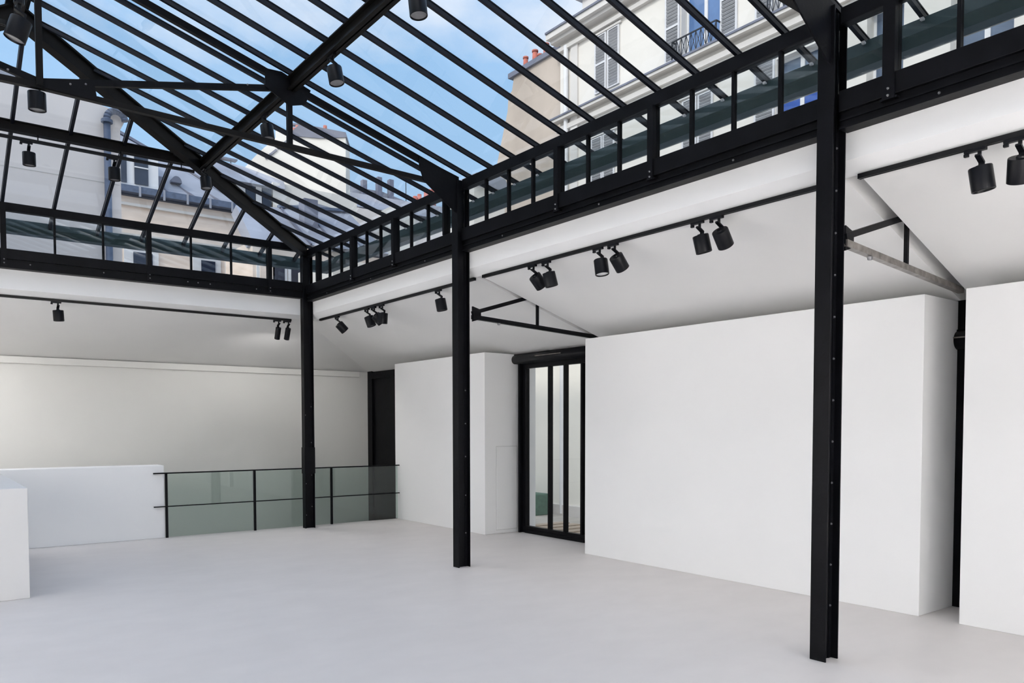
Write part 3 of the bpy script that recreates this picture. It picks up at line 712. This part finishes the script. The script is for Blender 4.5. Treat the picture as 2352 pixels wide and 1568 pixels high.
b.beam((7.6, 39.4, 15.12), (9.1, 39.4, 14.5), .16, .12)
b.build('roof_seam', 'slate', D)
dm = MB().box(6.2, 8.55, 36.15, 38.5, 11.6, 13.5); dm = dm.build('dormer', 'frame', D)
for x0, x1 in ((7.60, 8.14), (6.8, 7.3)):
    MB().box(x0, x1, 36.10, 36.16, 11.95, 13.3).build('pane', 'darkpane', dm)
MB().box(7.6, 8.14, 36.06, 36.12, 12.62, 12.67).build('glazing_bar', 'frame', dm)
MB().box(8.45, 8.85, 36.3, 37.3, 11.9, 12.5).build('flue_box', 'slate', D)
vb = MB(); vb.prism([(9.42+.22*math.cos(math.pi*i/10), 36.62, 12.46+.28*math.sin(math.pi*i/10)) for i in range(11)], (0, 1.2, 0)); vb.build('roof_vent', 'slate', D)
for x0, x1, z0, z1, m in ((7.45, 8.2, 6, 9.05, 'darkpane'), (11.6, 12.2, 6, 9.1, 'darkpane'), (10.2, 10.8, 6, 9.05, 'darkpane')):
    w_ = MB().box(x0-.35, x1+.25, 35.92, 36.0, z0, z1+.12).build('window', 'frame', D); MB().box(x0, x1, 35.88, 35.93, z0, z1).build('pane', m, w_)

# dormered roof in front of the chimney house
F = thing('dormer_house', 'dark zinc roofed house with tall white framed windows below the blank cream gable', 'building', (14.5, 40, -3.3))
MB().box(11.5, 15.2, 38.4, 40.6, -3.3, 13.55).build('wall', 'slate', F)
MB().box(15.2, 20.0, 38.2, 40.6, -3.3, 13.9).build('side_wall', 'facade', F)
MB().prism([(11.0, 37.9, 13.5), (15.75, 37.9, 13.55), (15.75, 38.1, 14.0), (14.2, 40, 15.0), (12.2, 40.5, 15.2), (11.0, 40.5, 14.9)], (0, 1.5, -.2)).build('roof', 'zinc', F)
for x0, x1 in ((13.3, 13.75), (14.3, 14.6)): MB().box(x0, x1, 38.2, 38.3, 11.6, 13.5).build('window_frame', 'frame', F)
for x0, x1 in ((13.78, 14.27), (14.65, 15.1)): MB().box(x0, x1, 38.22, 38.3, 11.6, 13.5).build('pane', 'darkpane', F)

MB().box(13.2, 14.4, 40.9, 41.5, 14.2, 15.0).build('stack', 'stone', F)
for x in (13.5, 14.0): MB().cyl((x, 41.2, 15.0), (x, 41.2, 15.35), .15, .12, 12).build('chimney_pot', 'clay', F, smooth=True)
b = MB(); b.box(13.25, 14.3, 41.0, 41.4, 15.55, 15.63)
for x in (13.5, 14.0): b.cyl((x, 41.2, 15.3), (x, 41.2, 15.56), .03, n=6)
b.build('chimney_cowl', 'slate', F)

F.location.y += 2.3; F.location.z += .62

# tall blank gable house with chimney pots
H = thing('gable_house', 'tall blank cream gable with dark roof, seen behind the truss hanger', 'building', (21.02, 44, -3.3))
MB().prism([(14.9, 44, -3.3), (14.9, 44, 16.95), (15.9, 44, 18.05), (16.9, 44, 18.95), (16.9, 44, 19.35), (17.3, 44, 19.55), (17.6, 44, 19.1), (18.4, 44, 19.15), (21.02, 44, 19.15), (21.02, 44, -3.3)], (0, 2.2, 0)).build('wall', 'facade', H)
MB().prism([(17.6, 43.9, 19.10), (18.4, 43.9, 19.8), (21.05, 43.9, 19.38), (21.1, 43.9, 19.1), (19.5, 43.9, 18.98)], (0, 2.4, 0)).build('roof', 'slate', H)
for i, (x, z) in enumerate(((17.9, 19.4), (18.1, 19.55), (19.75, 19.6))):
    MB().cyl((x, 44.5, z), (x, 44.5, z+.35), .13, .11, 12).build('chimney_pot', 'clay', H, smooth=True)
b = MB(); b.box(17.75, 18.75, 44.6, 44.9, 19.98, 20.08); b.cyl((18.1, 44.75, 19.4), (18.1, 44.75, 20.0), .03, n=8); b.build('chimney_cowl', 'slate', H)
for (x, z, l) in ((16.3, 17.7, .9), (17.0, 18.3, 1.1)): MB().beam((x, 43.95, z), (x+l*.75, 43.95, z+l*.6), .08, .12).build('wall_stay', 'slate', H)
H.rotation_euler.z = math.radians(-32)

# far rooftops
E_ = thing('far_rooftops_house', 'distant grey zinc roofed house with slim chimneys, left of the middle column head', 'building', (27, 50, -3.3))
MB().box(21.2, 36, 46, 54, -3.3, 15.6).build('wall', 'greywall', E_)
MB().prism([(21.2, 46, 15.6), (29.5, 46, 15.9), (30.2, 46, 16.8), (36, 46, 17.2), (36, 50.5, 18.2), (30, 50.5, 18.0), (27.2, 50.5, 18.5), (24, 50.5, 18.4), (21.5, 50.5, 17.9)], (0, 5, -.4)).build('roof', 'zinc', E_)
MB().prism([(24.6, 45.9, 12), (27.4, 45.9, 12), (27.4, 45.9, 15.8), (25.8, 45.9, 16.3), (24.6, 45.9, 15.6)], (0, .15, 0)).build('gable_end', 'facade', E_)
for x, z in ((25.5, 18.95), (26.75, 19.4), (27.75, 19.4)): MB().box(x-.18, x+.18, 50, 50.4, 17.8, z).build('chimney', 'slate', E_)
for x in (29.9, 30.3, 30.9, 31.3, 31.6): MB().cyl((x, 50.2, 17.9), (x, 50.2, 18.55+.55*(x-29.9)), .2, .16, 12).build('chimney_pot', 'clay', E_, smooth=True)
MB().cyl((29.1, 50.2, 17.9), (29.1, 50.2, 20.0), .03, n=6).build('aerial', 'iron', E_)

for o in (E_,): o.location.y += 3.5; o.location.z += 1.15; o.location.x += 1.6
Lr = thing('low_roof_house', 'low blue grey zinc roof in front of the cream gable, above the corner gutter', 'building', (13, 30, -3.3))
MB().box(10.5, 16.2, 30.2, 33.5, -3.3, 8.9).build('wall', 'stone', Lr)
MB().prism([(10.4, 30, 8.9), (16.3, 30, 9.1), (16.5, 33, 10.9), (15.9, 33, 11.4), (14.2, 33, 11.6), (12.6, 33, 11.1), (10.8, 33, 10.9)], (0, .6, -.25)).build('roof', 'zinc', Lr)
for x in (11.6, 12.8, 14.0, 15.2): MB().beam((x, 30.0, 9.0), (x-.1, 32.9, 11.05), .07, .10).build('roof_seam', 'slate', Lr)
for x0, x1, m in ((10.75, 11.25, 'stone'), (11.32, 11.72, 'darkpane'), (12.0, 12.45, 'darkpane')):
    w_ = MB().box(x0-.12, x1+.12, 30.12, 30.2, 6.4, 8.35).build('window', 'frame', Lr); MB().box(x0, x1, 30.08, 30.13, 6.4, 8.22).build('pane', m, w_)
MB().beam((12.6, 33, 11.15), (15.9, 33, 11.5), .25, .12).build('ridge_cap', 'leadpipe', Lr)
MB().box(13.2, 13.8, 31.6, 32.2, 10, 11.3).build('chimney', 'slate', Lr)

K = thing('rooftop_hut', 'small pale block with grey cap just right of the middle column head', 'building', (12.3, 17.8, -3.3))
MB().box(11.75, 12.75, 17, 18.5, -3.3, 8.0).build('wall', 'facade', K)
MB().prism([(11.7, 16.9, 8.0), (12.85, 16.9, 8.0), (12.7, 16.9, 8.3), (12.15, 16.9, 8.42), (11.75, 16.9, 8.3)], (0, 1.7, 0)).build('roof', 'zinc', K)
tag(MB().box(10.6, 15.5, 23.2, 26, -3.3, 7.0).build('garden_wall_house', 'facade', bevel=.02), 'low pale building behind the corner, seen under the gutter', 'building')
nb = MB().box(-30, -13, -20, 14, -3.3, 21.5); nb.box(-30, -13, 14, 40, -3.3, 12)  # unseen mass added and sized to keep direct sun off the interior
tag(nb.build('sun_block_building', 'facade'), 'unseen building added west of the hall to block the sun, outside the frame', 'building')

# courtyard beyond the tall window
cw = thing('courtyard_wall', 'cream courtyard wall seen through the tall window', 'wall', (11.2, 12, -3.3))
MB().box(11.9, 12.2, 9.0, 16.6, -3.3, 4.2).build('wall', 'wash', cw)
MB().cyl((11.83, 13.6, -.3), (11.83, 13.6, 4.2), .05, n=10).build('downpipe', 'frame', cw)
MB().box(11.80, 11.9, 9.0, 16.6, -.35, -.1).build('plinth', 'cornice', cw)
tag(MB().box(8.1, 11.85, 6, 16.3, -.55, -.35).build('terrace', 'yard'), 'pale terrace floor outside the tall window', 'terrace')
b = thing('wooden_pallet', 'weathered wooden boards lying outside the tall window', 'pallet', (9.6, 11.4, -.35))
for i in range(5): MB().box(9.0, 10.3, 10.2+i*.35, 10.42+i*.35, -.25, -.20).build('board', 'wood', b)
for x in (9.05, 9.65, 10.2): MB().box(x, x+.08, 10.2, 11.85, -.35, -.25).build('bearer', 'wood', b)
tag(MB().box(11.3, 11.7, 13.9, 15.6, -.35, .15).build('planter', 'foliage', bevel=.03), 'dark green trough by the courtyard wall outside the window', 'planter')
